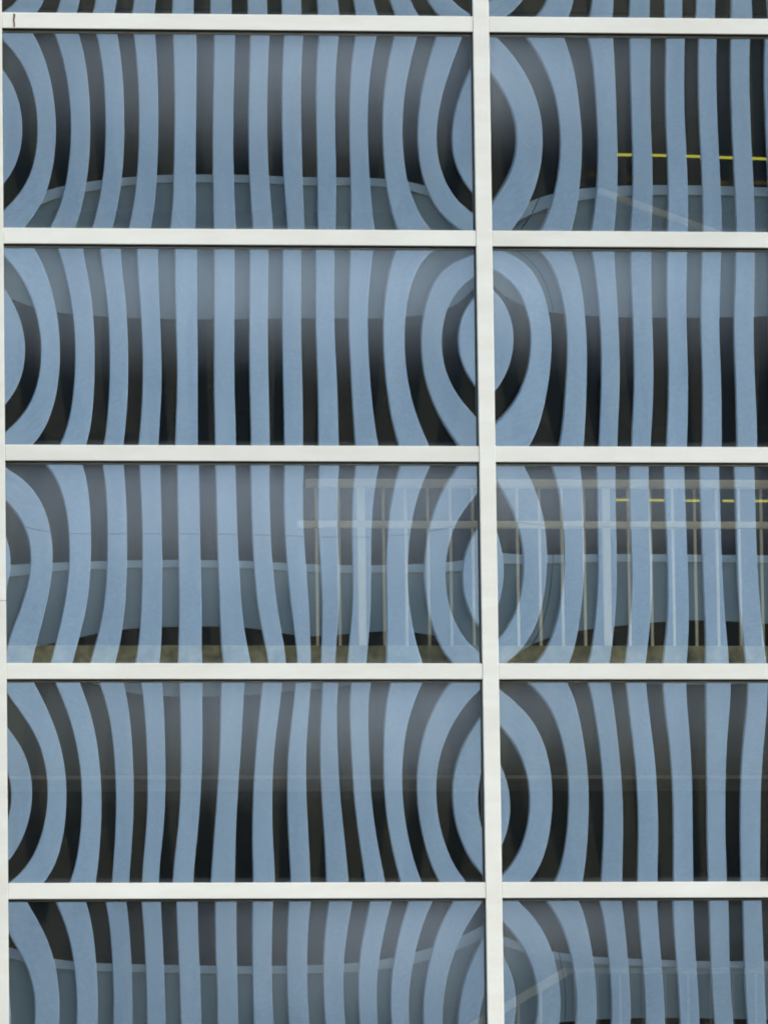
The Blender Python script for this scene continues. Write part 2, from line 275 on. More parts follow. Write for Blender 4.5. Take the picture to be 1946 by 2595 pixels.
(2, 1):"-1126 171 2180 4835 7898 10931 13401 14821 14886 13540 10949 7351 2895 -2385 1570 2227 3235 4610 6315 8144 9763 10866 11263 10913 9874 8208 5927 3015 2591 2688 2943 3401 4091 4972 5897 6708 7319 7731 7931 7854 7436 6656 2062 1624 1323 1184 1230 1476 1915 2525 3301 4252 5322 6430 7530 8605 329 -603 -1283 -1732 -2005 -2099 -1933 -1425 -512 815 2481 4404 6581 9036 -2088 -3405 -4334 -4939 -5351 -5591 -5551 -5081 -4067 -2499 -457 1996 4877 8220 -4609 -6119 -7208 -7958 -8486 -8814 -8835 -8364 -7266 -5538 -3272 -521 2736 6504 -6780 -8324 -9518 -10419 -11087 -11512 -11572 -11089 -9940 -8125 -5729 -2832 519 4296 -8420 -9944 -11248 -12324 -13151 -13667 -13749 -13254 -12083 -10230 -7774 -4844 -1575 1998 -9603 -11155 -12592 -13854 -14833 -15423 -15529 -15041 -13872 -12013 -9564 -6679 -3502 -85 -10473 -12173 -13745 -15135 -16209 -16852 -16979 -16497 -15326 -13479 -11076 -8265 -5164 -1824 -11084 -12917 -14586 -16043 -17176 -17864 -17993 -17477 -16294 -14500 -12193 -9488 -6470 -3171 -11414 -13289 -14992 -16494 -17672 -18369 -18461 -17903 -16739 -15044 -12877 -10305 -7373 -4094 -11408 -13321 -15039 -16543 -17716 -18391 -18451 -17884 -16765 -15173 -13146 -10705 -7851 -4588 -11033 -13079 -14846 -16321 -17432 -18059 -18106 -17563 -16498 -14980 -13043 -10686 -7899 -4674 -10309 -12512 -14344 -15795 -16831 -17394 -17433 -16938 -15943 -14491 -12609 -10303 -7567 -4397 -9281 -11601 -13483 -14921 -15905 -16421 -16457 -16008 -15082 -13697 -11870 -9612 -6927 -3815 -7995 -10361 -12258 -13685 -14644 -15143 -15187 -14777 -13914 -12600 -10845 -8656 -6041 -3003 -6486 -8823 -10693 -12099 -13047 -13548 -13611 -13241 -12441 -11210 -9549 -7463 -4956 -2031 -4780 -7018 -8819 -10183 -11115 -11622 -11714 -11395 -10669 -9538 -8000 -6056 -3708 -957 -2895 -4976 -6662 -7953 -8851 -9360 -9484 -9228 -8596 -7590 -6210 -4456 -2327 178 -846 -2714 -4239 -5421 -6260 -6757 -6914 -6733 -6218 -5369 -4189 -2676 -829 1351 1360 -240 -1558 -2593 -3346 -3816 -4003 -3907 -3531 -2875 -1939 -723 773 2550 3719 2443 1380 529 -110 -536 -750 -749 -535 -106 538 1399 2476 3770 6228 5334 4573 3944 3447 3080 2845 2741 2771 2938 3243 3690 4279 5010",
(3, 0):"516 -1467 -2441 -2445 -1665 -552 365 684 226 -905 -2358 -3808 -5080 -6113 933 -786 -1940 -2491 -2469 -2075 -1577 -1245 -1211 -1408 -1591 -1554 -1247 -679 1293 -574 -2044 -3090 -3731 -3971 -3883 -3632 -3251 -2641 -1732 -492 1054 2855 1670 -710 -2617 -4112 -5250 -5999 -6318 -6202 -5579 -4391 -2699 -600 1846 4604 2188 -780 -3234 -5227 -6798 -7921 -8523 -8523 -7813 -6376 -4302 -1701 1368 4899 2809 -646 -3677 -6254 -8310 -9766 -10574 -10685 -10002 -8517 -6302 -3430 78 4233 3326 -624 -4178 -7268 -9747 -11491 -12482 -12696 -12052 -10562 -8296 -5289 -1504 3101 3576 -914 -4871 -8271 -11003 -12937 -14061 -14354 -13741 -12237 -9909 -6794 -2869 1896 3538 -1411 -5644 -9195 -12030 -14058 -15255 -15595 -15005 -13486 -11099 -7901 -3926 817 3240 -1954 -6329 -9950 -12833 -14899 -16123 -16474 -15889 -14370 -11973 -8761 -4791 -94 2620 -2551 -6964 -10649 -13575 -15651 -16863 -17202 -16617 -15111 -12731 -9534 -5564 -838 1517 -3355 -7686 -11393 -14336 -16405 -17590 -17903 -17306 -15798 -13420 -10219 -6209 -1392 -171 -4642 -8714 -12253 -15083 -17083 -18209 -18455 -17799 -16256 -13856 -10625 -6571 -1693 -2192 -6332 -10022 -13175 -15693 -17477 -18445 -18562 -17825 -16243 -13827 -10590 -6537 -1670 -3851 -7865 -11175 -13839 -15928 -17411 -18174 -18138 -17300 -15659 -13228 -10019 -6034 -1270 -4261 -8271 -11354 -13693 -15498 -16771 -17368 -17195 -16240 -14529 -12099 -8957 -5088 -482 -2868 -6842 -10007 -12475 -14345 -15589 -16089 -15800 -14751 -12994 -10580 -7518 -3782 646 97 -3955 -7401 -10215 -12351 -13719 -14223 -13881 -12792 -11034 -8665 -5710 -2162 1987 3807 -422 -4128 -7211 -9582 -11103 -11664 -11339 -10290 -8616 -6382 -3632 -389 3342 7280 2933 -866 -4034 -6473 -8039 -8645 -8389 -7453 -5956 -3970 -1549 1266 4462 9751 5447 1797 -1186 -3435 -4862 -5447 -5300 -4568 -3348 -1718 252 2529 5106 10806 6944 3800 1338 -466 -1606 -2124 -2119 -1678 -867 246 1614 3227 5076 10262 7530 5356 3735 2601 1863 1430 1229 1236 1428 1814 2408 3216 4234 7984 6965 6244 5813 5585 5381 5046 4526 3852 3144 2568 2252 2230 2499 3925 5177 6360 7449 8340 8782 8533 7519 5905 4050 2324 991 158 -159",
(3, 1):"-1664 1384 3739 5377 6250 6334 5707 4586 3273 2056 1130 626 612 1114 3107 4002 4547 4727 4543 4026 3241 2313 1433 797 571 874 1760 3238 6416 5623 4713 3689 2590 1502 500 -351 -925 -1081 -690 314 1937 4171 8316 6242 4207 2243 428 -1150 -2425 -3325 -3722 -3508 -2619 -1052 1149 3955 9014 5998 3150 510 -1845 -3815 -5335 -6336 -6694 -6303 -5118 -3173 -541 2737 8897 5095 1664 -1414 -4127 -6399 -8138 -9247 -9621 -9188 -7914 -5804 -2893 801 8486 4114 254 -3153 -6139 -8632 -10526 -11707 -12098 -11686 -10464 -8394 -5400 -1439 8191 3438 -770 -4480 -7705 -10364 -12353 -13569 -13965 -13565 -12377 -10361 -7436 -3553 8144 3108 -1413 -5427 -8896 -11710 -13768 -14996 -15377 -14948 -13730 -11724 -8909 -5271 8216 2914 -1900 -6190 -9871 -12812 -14923 -16160 -16522 -16048 -14776 -12739 -9978 -6512 8176 2622 -2421 -6900 -10712 -13717 -15842 -17071 -17414 -16911 -15604 -13542 -10770 -7312 7866 2139 -3003 -7527 -11342 -14324 -16418 -17617 -17935 -17417 -16111 -14051 -11255 -7731 7300 1536 -3549 -7956 -11648 -14541 -16585 -17758 -18064 -17540 -16232 -14171 -11365 -7812 6620 959 -3951 -8139 -11634 -14406 -16395 -17547 -17849 -17328 -16023 -13963 -11153 -7588 5999 619 -4057 -8051 -11383 -14035 -15949 -17061 -17345 -16822 -15524 -13470 -10661 -7092 5507 459 -3964 -7763 -10929 -13434 -15232 -16275 -16536 -16017 -14733 -12695 -9907 -6367 5127 402 -3748 -7315 -10277 -12602 -14255 -15203 -15423 -14904 -13646 -11651 -8923 -5465 4803 410 -3434 -6721 -9432 -11542 -13024 -13856 -14017 -13493 -12275 -10358 -7745 -4437 4474 462 -3024 -5980 -8396 -10257 -11545 -12243 -12334 -11804 -10642 -8843 -6404 -3325 4093 544 -2517 -5088 -7167 -8747 -9817 -10367 -10383 -9855 -8774 -7132 -4927 -2158 3630 643 -1914 -4041 -5739 -7007 -7839 -8232 -8175 -7663 -6689 -5247 -3336 -955 3068 751 -1217 -2835 -4106 -5031 -5608 -5838 -5716 -5239 -4404 -3207 -1648 276 2402 862 -429 -1471 -2266 -2815 -3122 -3186 -3009 -2590 -1927 -1021 131 1528 1629 975 450 53 -215 -358 -378 -276 -56 282 737 1308 1997 2802 749 1088 1418 1737 2044 2341 2624 2892 3144 3377 3589 3780 3950 4098",
(4, 0):"-2158 630 3169 5451 7317 8454 8554 7474 5347 2583 -284 -2856 -4927 -6442 757 1331 1999 2728 3427 3894 3904 3322 2165 626 -979 -2431 -3675 -4746 2445 1205 394 -72 -324 -476 -660 -968 -1401 -1892 -2396 -2856 -3278 -3698 2895 316 -1626 -2982 -3908 -4545 -4944 -5114 -5039 -4759 -4389 -4013 -3627 -3196 2103 -1355 -4014 -5932 -7277 -8179 -8671 -8719 -8302 -7498 -6469 -5361 -4221 -3020 348 -3599 -6636 -8854 -10423 -11456 -11963 -11887 -11214 -10035 -8502 -6769 -4944 -3053 -1636 -5863 -9115 -11522 -13250 -14382 -14892 -14721 -13873 -12432 -10536 -8322 -5893 -3294 -3073 -7437 -10870 -13485 -15404 -16656 -17198 -16991 -16056 -14476 -12372 -9851 -6969 -3735 -3610 -7983 -11625 -14541 -16729 -18155 -18778 -18586 -17620 -15977 -13771 -11090 -7949 -4319 -3410 -7763 -11600 -14830 -17315 -18960 -19711 -19570 -18613 -16957 -14721 -11985 -8757 -5001 -2879 -7272 -11271 -14752 -17507 -19372 -20279 -20243 -19348 -17722 -15494 -12752 -9520 -5796 -2348 -6793 -10901 -14554 -17511 -19571 -20653 -20775 -20004 -18455 -16268 -13551 -10371 -6761 -1942 -6422 -10584 -14305 -17358 -19561 -20821 -21129 -20535 -19129 -17031 -14387 -11326 -7905 -1598 -6104 -10235 -13908 -16955 -19217 -20590 -21060 -20681 -19526 -17667 -15220 -12338 -9089 -1125 -5668 -9714 -13258 -16220 -18455 -19860 -20424 -20225 -19356 -17884 -15837 -13210 -9993 -330 -4816 -8795 -12256 -15132 -17302 -18678 -19262 -19153 -18489 -17349 -15683 -13327 -10190 771 -3595 -7526 -10955 -13752 -15811 -17080 -17592 -17465 -16855 -15835 -14335 -12212 -9383 2029 -2330 -6165 -9427 -12024 -13878 -14965 -15335 -15113 -14422 -13342 -11876 -9977 -7619 3335 -963 -4552 -7449 -9682 -11237 -12110 -12353 -12047 -11275 -10130 -8707 -7081 -5282 4631 758 -2341 -4744 -6552 -7796 -8494 -8688 -8416 -7729 -6712 -5496 -4223 -2946 5865 2813 406 -1436 -2802 -3740 -4297 -4517 -4426 -4059 -3471 -2745 -1963 -1170 6907 4980 3430 2249 1406 827 396 40 -239 -419 -509 -527 -472 -352 7496 6966 6498 6156 5966 5790 5456 4882 4088 3161 2180 1190 223 -708 7363 8443 9300 9974 10438 10570 10250 9420 8096 6369 4381 2243 3 -2326 6377 9264 11650 13470 14599 14965 14558 13401 11534 9017 5981 2567 -1172 -5225",
(4, 1):"4397 6699 8507 9777 10397 10244 9270 7509 5033 1940 -1638 -5573 -9786 -14249 7574 7718 7790 7824 7774 7463 6732 5525 3851 1753 -684 -3349 -6169 -9142 9426 7914 6690 5741 5024 4442 3816 2999 1950 710 -680 -2182 -3785 -5490 10033 7268 5071 3401 2158 1258 597 27 -545 -1110 -1628 -2115 -2641 -3241 9564 5954 3072 873 -738 -1857 -2591 -3050 -3307 -3377 -3255 -2978 -2625 -2242 8255 4159 890 -1613 -3466 -4765 -5581 -5969 -5982 -5690 -5160 -4410 -3424 -2188 6497 2180 -1275 -3940 -5928 -7321 -8152 -8449 -8274 -7736 -6926 -5860 -4458 -2655 4741 368 -3170 -5934 -8004 -9424 -10212 -10402 -10074 -9340 -8298 -6973 -5312 -3260 3269 -1068 -4676 -7553 -9699 -11120 -11845 -11928 -11451 -10515 -9227 -7663 -5851 -3779 2122 -2186 -5868 -8853 -11060 -12483 -13171 -13177 -12558 -11414 -9881 -8099 -6185 -4189 1260 -3071 -6775 -9791 -12039 -13501 -14198 -14166 -13453 -12159 -10442 -8505 -6536 -4625 749 -3612 -7291 -10280 -12552 -14067 -14802 -14779 -14066 -12764 -11029 -9073 -7112 -5237 727 -3630 -7267 -10217 -12492 -14056 -14868 -14940 -14351 -13214 -11670 -9877 -7980 -6037 1249 -3070 -6712 -9691 -12008 -13633 -14540 -14755 -14362 -13484 -12241 -10713 -8928 -6887 2194 -2117 -5828 -8912 -11319 -13018 -14018 -14373 -14175 -13538 -12545 -11228 -9570 -7555 3311 -1042 -4800 -7935 -10404 -12183 -13296 -13805 -13797 -13355 -12533 -11349 -9796 -7868 4376 24 -3716 -6834 -9315 -11154 -12377 -13034 -13188 -12894 -12189 -11093 -9614 -7756 5231 996 -2639 -5674 -8114 -9971 -11266 -12031 -12304 -12117 -11498 -10467 -9039 -7219 5786 1803 -1626 -4505 -6845 -8659 -9965 -10779 -11119 -11003 -10448 -9472 -8086 -6293 5995 2390 -729 -3367 -5530 -7229 -8472 -9268 -9621 -9539 -9032 -8106 -6770 -5025 5833 2722 17 -2283 -4182 -5682 -6786 -7493 -7805 -7721 -7242 -6370 -5106 -3451 5287 2778 592 -1269 -2807 -4019 -4902 -5454 -5670 -5547 -5080 -4266 -3105 -1596 4349 2549 988 -331 -1408 -2239 -2820 -3147 -3214 -3015 -2544 -1798 -773 531 3017 2033 1204 531 14 -344 -541 -573 -435 -125 363 1033 1886 2924 1288 1229 1239 1316 1458 1666 1937 2270 2665 3123 3643 4226 4873 5583",
(5, 0):"-6463 -5968 -5389 -4728 -3980 -3147 -2245 -1366 -620 5 658 1485 2551 3871 -5378 -5880 -6062 -5920 -5456 -4695 -3709 -2596 -1432 -214 1151 2725 4519 6545 -4438 -5914 -6879 -7338 -7303 -6812 -5925 -4697 -3154 -1321 756 3045 5545 8251 -3643 -6072 -7839 -8953 -9439 -9334 -8651 -7377 -5528 -3193 -496 2477 5659 9019 -3005 -6355 -8916 -10691 -11689 -11920 -11387 -10091 -8062 -5419 -2290 1206 4968 8960 -2546 -6756 -10051 -12428 -13879 -14392 -13975 -12663 -10535 -7722 -4354 -531 3692 8306 -2296 -7248 -11160 -14029 -15844 -16600 -16304 -15005 -12824 -9913 -6412 -2382 2205 7382 -2267 -7795 -12168 -15385 -17445 -18352 -18135 -16864 -14662 -11682 -8064 -3856 988 6510 -2453 -8358 -13018 -16435 -18616 -19583 -19374 -18082 -15837 -12792 -9080 -4745 235 5884 -2827 -8901 -13681 -17167 -19366 -20304 -20050 -18717 -16427 -13324 -9535 -5108 -77 5535 -3344 -9395 -14149 -17606 -19775 -20688 -20414 -19049 -16710 -13545 -9694 -5214 -174 5384 -3954 -9825 -14441 -17802 -19919 -20825 -20570 -19214 -16839 -13607 -9726 -5262 -230 5358 -4597 -10189 -14588 -17798 -19831 -20710 -20463 -19117 -16730 -13470 -9584 -5149 -141 5464 -5220 -10484 -14613 -17615 -19503 -20290 -19979 -18588 -16185 -12944 -9096 -4714 221 5735 -5784 -10692 -14512 -17246 -18904 -19501 -19051 -17585 -15175 -11976 -8200 -3923 864 6161 -6261 -10773 -14239 -16658 -18031 -18376 -17749 -16204 -13800 -10659 -6963 -2816 1735 6673 -6630 -10667 -13723 -15792 -16879 -17007 -16229 -14601 -12193 -9131 -5578 -1634 2628 7181 -6866 -10320 -12887 -14565 -15359 -15280 -14358 -12654 -10270 -7364 -4093 -498 3409 7628 -6934 -9684 -11664 -12876 -13325 -13012 -11948 -10203 -7920 -5289 -2426 700 4168 8002 -6790 -8710 -9992 -10638 -10652 -10044 -8841 -7122 -5037 -2776 -405 2181 5072 8291 -6395 -7346 -7816 -7805 -7321 -6391 -5075 -3456 -1669 154 1985 3956 6106 8435 -5710 -5538 -5090 -4367 -3386 -2183 -821 606 2002 3304 4528 5789 7064 8325 -4705 -3244 -1787 -336 1096 2477 3758 4886 5825 6540 7041 7432 7709 7853 -3363 -441 2107 4280 6073 7480 8496 9131 9422 9417 9143 8620 7888 6961 -1675 2881 6596 9473 11529 12801 13362 13314 12786 11896 10725 9287 7591 5640",
(5, 1):"-942 713 2068 3125 3896 4401 4648 4610 4268 3682 3000 2403 2002 1821 1209 1344 1485 1630 1771 1891 1983 2021 2014 2066 2344 2995 4068 5558 3017 1709 654 -149 -709 -1051 -1221 -1196 -896 -218 964 2723 5077 8035 4478 1805 -413 -2181 -3514 -4431 -4920 -4916 -4323 -3064 -1083 1647 5112 9295 5579 1630 -1692 -4391 -6464 -7895 -8637 -8631 -7802 -6105 -3497 10 4336 9444 6303 1192 -3128 -6650 -9354 -11197 -12128 -12112 -11103 -9089 -6071 -2074 2850 8680 6644 518 -4643 -8831 -12020 -14172 -15250 -15237 -14116 -11910 -8664 -4392 930 7321 6620 -339 -6163 -10848 -14384 -16757 -17946 -17926 -16720 -14384 -10966 -6488 -928 5752 6282 -1313 -7627 -12663 -16426 -18920 -20147 -20089 -18787 -16315 -12749 -8134 -2467 4271 5705 -2333 -8985 -14254 -18151 -20695 -21906 -21795 -20392 -17775 -14075 -9354 -3647 3033 4976 -3332 -10187 -15592 -19556 -22104 -23277 -23104 -21609 -18881 -15086 -10298 -4563 2084 4178 -4245 -11181 -16633 -20614 -23141 -24244 -23966 -22385 -19614 -15802 -11007 -5251 1450 3380 -5015 -11915 -17323 -21243 -23687 -24675 -24286 -22643 -19874 -16101 -11349 -5590 1193 2640 -5594 -12345 -17613 -21395 -23701 -24576 -24116 -22438 -19665 -15900 -11166 -5418 1372 1998 -5942 -12436 -17483 -21088 -23274 -24088 -23599 -21904 -19109 -15299 -10516 -4765 1966 1486 -6035 -12179 -16948 -20352 -22417 -23179 -22687 -21009 -18224 -14403 -9600 -3847 2845 1124 -5870 -11586 -16027 -19204 -21133 -21840 -21359 -19733 -17015 -13259 -8514 -2814 3828 921 -5456 -10676 -14740 -17655 -19428 -20075 -19616 -18077 -15489 -11888 -7305 -1762 4731 871 -4809 -9466 -13100 -15712 -17306 -17885 -17461 -16044 -13651 -10298 -5997 -759 5414 960 -3943 -7968 -11116 -13383 -14769 -15273 -14896 -13640 -11506 -8496 -4612 147 5781 1170 -2871 -6192 -8792 -10669 -11820 -12239 -11923 -10864 -9056 -6493 -3168 922 5780 1487 -1600 -4140 -6131 -7571 -8456 -8782 -8538 -7717 -6306 -4298 -1682 1545 5387 1901 -137 -1815 -3132 -4087 -4677 -4898 -4742 -4199 -3261 -1918 -164 2006 4594 2407 1516 782 204 -217 -481 -587 -532 -312 78 641 1382 2301 3401 3004 3360 3652 3879 4041 4132 4151 4090 3944 3709 3380 2954 2430 1808"}

# ------------------------------------------------------------ glass office front
XL, XA, XB, TH = 1.112902, 3.279505, 3.352836, 0.035706
PW, MW = XA - XL, XB - XA
PITCH = PW + MW
GY = 0.06                                  # how far the glass sits back behind the frame
NX, NZ = 22, 11
PANE_W = {k: np.array([int(t) for t in s.split()], float).reshape(NX + 3, NZ + 3) * 1e-7 for k, s in W.items()}

def spline(t, n):
    B = np.zeros((len(t), n + 3)); D = np.zeros_like(B)
    for r, tt in enumerate(t):
        u = tt * n; i = min(max(int(math.floor(u)), 0), n - 1); s = u - i
        B[r, i:i + 4] = [(1 - s) ** 3 / 6, (3 * s ** 3 - 6 * s * s + 4) / 6, (-3 * s ** 3 + 3 * s * s + 3 * s + 1) / 6, s ** 3 / 6]
        D[r, i:i + 4] = [-(1 - s) ** 2 / 2 * n, (9 * s * s - 12 * s) / 6 * n, (-9 * s * s + 6 * s + 3) / 6 * n, s * s / 2 * n]
    return B, D

def pane_mesh(name, mat, x0, x1, z0, z1, y, nu, nv, coef=None, bow=0.0):
    """A sheet of glass with its real bow of a few millimetres (pillowing of double glazing)."""
    tu = np.linspace(0, 1, nu + 1); tv = np.linspace(0, 1, nv + 1)
    if coef is not None:
        Bu, Du = spline(tu, NX); Bv, Dv = spline(tv, NZ)
        w = Bu @ coef @ Bv.T; wx = Du @ coef @ Bv.T / (x1 - x0); wz = Bu @ coef @ Dv.T / (z1 - z0)
    else:
        su, sv = np.sin(np.pi * tu), np.sin(np.pi * tv); cu, cv = np.cos(np.pi * tu), np.cos(np.pi * tv)
        w = bow * np.outer(su, sv)
        wx = bow * np.pi * np.outer(cu, sv) / (x1 - x0); wz = bow * np.pi * np.outer(su, cv) / (z1 - z0)
    X, Z = np.meshgrid(x0 + tu * (x1 - x0), z0 + tv * (z1 - z0), indexing='ij')
    co = np.stack([X, y + w, Z], -1).reshape(-1, 3)
    nr = np.stack([wx, -np.ones_like(wx), wz], -1).reshape(-1, 3)
    nr /= np.linalg.norm(nr, axis=1)[:, None]
    idx = np.arange((nu + 1) * (nv + 1)).reshape(nu + 1, nv + 1)
    q = np.stack([idx[:-1, :-1], idx[1:, :-1], idx[1:, 1:], idx[:-1, 1:]], -1).reshape(-1, 4)
    me = bpy.data.meshes.new(name)
    me.from_pydata(co.tolist(), [], q.tolist())
    me.shade_smooth()
    uv = me.uv_layers.new(name='UVMap')
    U, V = np.meshgrid(tu, tv, indexing='ij')
    uvv = np.stack([U, V], -1).reshape(-1, 2)
    li = np.empty(len(me.loops), int); me.loops.foreach_get('vertex_index', li)
    uv.data.foreach_set('uv', uvv[li].ravel())
    me.normals_split_custom_set_from_vertices(nr.tolist())
    me.materials.append(mat)
    return me

front = thing('glass_office_front', 'office front of wide mirror panes in a white frame grid, filling the picture', 'building')
FIRST_ROW, LAST_ROW, FIRST_COL, LAST_COL = -2, 8, -1, 2
def top_of(r): return ZG - r + 1 - TH
def bottom_of(r): return ZG - r + TH
def left_of(c): return XL + c * PITCH

VEIL = {  # (strength, centre, width, depth) by row for the two columns
    (0, 0): (0.03, .5, .8, .6), (0, 1): (0.03, .2, .8, .6),
    (1, 0): (0.25, .70, .70, .74), (1, 1): (0.24, -.05, .38, .70),
    (2, 0): (0.255, .68, .90, .72), (2, 1): (0.25, -.02, .66, .70),
    (3, 0): (0.25, .58, .85, .84), (3, 1): (0.24, -.02, .54, .64),
    (4, 0): (0.23, .78, .62, .68), (4, 1): (0.13, .10, .60, .55),
    (5, 0): (0.22, .88, .46, .72), (5, 1): (0.18, .02, .42, .50)}

z_lo, z_hi = bottom_of(LAST_ROW) - 2 * TH, top_of(FIRST_ROW) + 2 * TH
for c in range(FIRST_COL, LAST_COL + 2):
    x1 = left_of(c); x0 = x1 - MW
    cuts = [z_lo, 7.021, z_hi] if c == 0 else [z_lo, z_hi]     # the splice in the left mullion
    for a, b in zip(cuts[:-1], cuts[1:]):
        box('mullion', M_frame, (x0, x1, 0.0, 0.12, a + (0.0012 if a > z_lo else 0), b - (0.0012 if b < z_hi else 0)), front, 0.0015)
for c in range(FIRST_COL, LAST_COL + 1):
    x0 = left_of(c); x1 = x0 + PW
    for r in range(FIRST_ROW - 1, LAST_ROW + 1):
        zc = ZG - r
        t = box('transom', M_frame, (x0 + 0.0012, x1 - 0.0012, 0.0012, 0.118, zc - TH, zc + TH), front, 0.0015)
        if (r, c) == (0, 0):
            bm = bmesh.new()
            bmesh.ops.create_grid(bm, x_segments=4, y_segments=12, size=0.5)
            for v in bm.verts:
                fy = v.co.y + 0.5
                v.co = (1.1685 + v.co.x * (0.006 + 0.003 * fy) + 0.0012 * math.sin(9 * fy), 0.0004 - 0.0003 * math.cos(v.co.x * 3), zc - TH + 0.003 + fy * 0.062)
            put('rust_streak', done(bm, 'rust_streak', M_rust), t)

def mirrored_or_own(r, c):
    if (r, c) in PANE_W: return PANE_W[(r, c)]
    return PANE_W[(min(max(r, 1), 4), c % 2)]

for r in range(FIRST_ROW, LAST_ROW + 1):
    for c in range(FIRST_COL, LAST_COL + 1):
        x0, x1, z0, z1 = left_of(c), left_of(c) + PW, bottom_of(r), top_of(r)
        main = (r, c) in PANE_W
        nu, nv = (108, 60) if main else (48, 24)
        pane = put('pane', pane_mesh('pane', M_glass, x0, x1, z0, z1, GY, nu, nv, mirrored_or_own(r, c)), front)
        pane['row_brightness'] = {0: 0.92, 1: 0.93, 2: 1.08, 3: 1.06, 4: 0.95, 5: 0.82}.get(r, 1.0) + 0.03 * (c - 0.5)  # lighter and darker reflections set into the glass colour by row
        d = VEIL.get((r, c), (0.2, .5, .6, .7))
        pane['veil'], pane['veil_centre'], pane['veil_width'], pane['veil_depth'] = d
        put('inner_sheet', pane_mesh('inner_sheet', M_inner, x0, x1, z0, z1, GY + 0.022, 36, 18, None, 0.0012 if (r + c) % 2 else 0.0008), pane)
        bm = bmesh.new()                   # black rubber seal round the pane, in the depth of the frame
        add_box(bm, x0 + 0.0005, x1 - 0.0005, 0.010, GY - 0.004, z1 - 0.0035, z1 - 0.0004)
        add_box(bm, x0 + 0.0005, x1 - 0.0005, 0.030, GY - 0.004, z0 + 0.0004, z0 + 0.003)
        add_box(bm, x0 + 0.0004, x0 + 0.0035, 0.034, GY - 0.005, z0 + 0.004, z1 - 0.004)
        add_box(bm, x1 - 0.0035, x1 - 0.0004, 0.034, GY - 0.005, z0 + 0.004, z1 - 0.004)
        put('seal', done(bm, 'seal', M_gasket), pane)

# rooms behind the glass
xa, xb = left_of(FIRST_COL) - MW, left_of(LAST_COL + 1)
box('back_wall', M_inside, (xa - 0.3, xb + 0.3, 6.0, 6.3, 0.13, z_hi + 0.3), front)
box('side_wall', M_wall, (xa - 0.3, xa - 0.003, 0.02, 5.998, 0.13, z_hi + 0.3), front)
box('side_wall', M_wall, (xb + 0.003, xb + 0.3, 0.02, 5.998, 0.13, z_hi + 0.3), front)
box('roof_slab', M_wall, (xa, xb, 0.01, 5.998, z_hi + 0.003, z_hi + 0.35), front)
box('plinth', M_wall, (xa, xb, 0.01, 0.30, 0.13, z_lo - 0.003), front)
box('floor_slab', M_beam, (xa, xb, 0.70, 5.998, 6.30, 6.85), front)
box('floor_slab', M_beam, (xa, xb, 0.70, 5.998, 9.90, 10.40), front)
box('floor_slab', M_beam, (xa, xb, 0.70, 5.998, 2.70, 3.20), front)
box('landing_beam', M_beam, (xa, xb, 0.20, 0.697, 6.250, 6.750), front)
box('landing_curb', M_curb, (xa, xb, 0.18, 0.697, 6.753, 6.841), front, 0.004)
box('landing_trim', M_trim, (xa, xb, 0.195, 0.697, 6.230, 6.247), front)

# railing on the landing
rail = thing('landing_railing', 'cream steel railing with thin balusters behind the glass of the third full row', 'railing', None, (2.46, 0.25, 6.841))
def rbox(name, mat, b, par, bevel=0.0):
    l = par.location
    return box(name, mat, (b[0] - l[0], b[1] - l[0], b[2] - l[1], b[3] - l[1], b[4] - l[2], b[5] - l[2]), par, bevel)
RX1 = left_of(2) + 0.6
rbox('top_rail', M_rail, (2.505, RX1, 0.225, 0.275, 7.581, 7.618), rail, 0.006)
rbox('mid_rail', M_rail, (2.465, RX1, 0.232, 0.262, 7.393, 7.425), rail, 0.006)
k = 0
x = 2.553
posts = (2, 13, 24, 35)
base = None; basep = None
while x < RX1 - 0.05:
    if k in posts:
        if basep is None:
            basep = rbox('post', M_rail, (x - 0.018 - 0.0, x + 0.018, 0.233, 0.269, 6.842, 7.5805), rail, 0.003); px0 = x
        else:
            o = basep.copy(); COL.objects.link(o); o.location.x += x - px0
    else:
        if base is None:
            base = rbox('baluster', M_rail, (x - 0.0065, x + 0.0065, 0.2435, 0.2565, 6.842, 7.5805), rail, 0.002); bx0 = x
        else:
            o = base.copy(); COL.objects.link(o); o.location.x += x - bx0
    x += 0.1028; k += 1

def sloped(name, label, pts, mat, thick, depth, drop, step, group=None):
    t = thing(name, label, 'handrail', group, (pts[0][0], 0.25, pts[0][1]))
    (xa_, za_), (xb_, zb_) = pts
    bm = bmesh.new()
    n = 12
    L = math.hypot(xb_ - xa_, zb_ - za_); ux, uz = (xb_ - xa_) / L, (zb_ - za_) / L
    add_box(bm, 0, L, -depth / 2, depth / 2, -thick, 0)
    bmesh.ops.bevel(bm, geom=bm.edges[:], offset=0.005, segments=2, affect='EDGES')
    for v in bm.verts:
        x_, z_ = v.co.x, v.co.z
        v.co.x, v.co.z = x_ * ux - z_ * uz, x_ * uz + z_ * ux
    put('handrail', done(bm, 'handrail', mat), t)
    x_ = 0.05; first = None
    while drop and x_ < (xb_ - xa_) - 0.02:
        z_ = x_ * uz / ux - thick
        if first is None:
            bm = bmesh.new(); add_box(bm, -0.006, 0.006, -0.006, 0.006, -drop, -0.004)
            first = put('baluster', done(bm, 'baluster', mat), t)
            first.location = (x_, 0, z_)
        else:
            o = first.copy(); COL.objects.link(o); o.location = (x_, 0, z_)
        x_ += step
    return t
st = sloped('stair_handrail', 'grey beige stair handrail sloping up then running level behind the glass of the lowest row', ((2.88, 4.915), (3.66, 5.367)), M_stair, 0.040, 0.05, 0.85, 0.104)
box('level_rail', M_beam, (0.765, 2.2, -0.02, 0.02, 0.425, 0.450), st, 0.004)
bm = bmesh.new(); add_box(bm, -0.006, 0.006, -0.006, 0.006, -0.85, -0.001)
me_b = done(bm, 'baluster', M_beam)
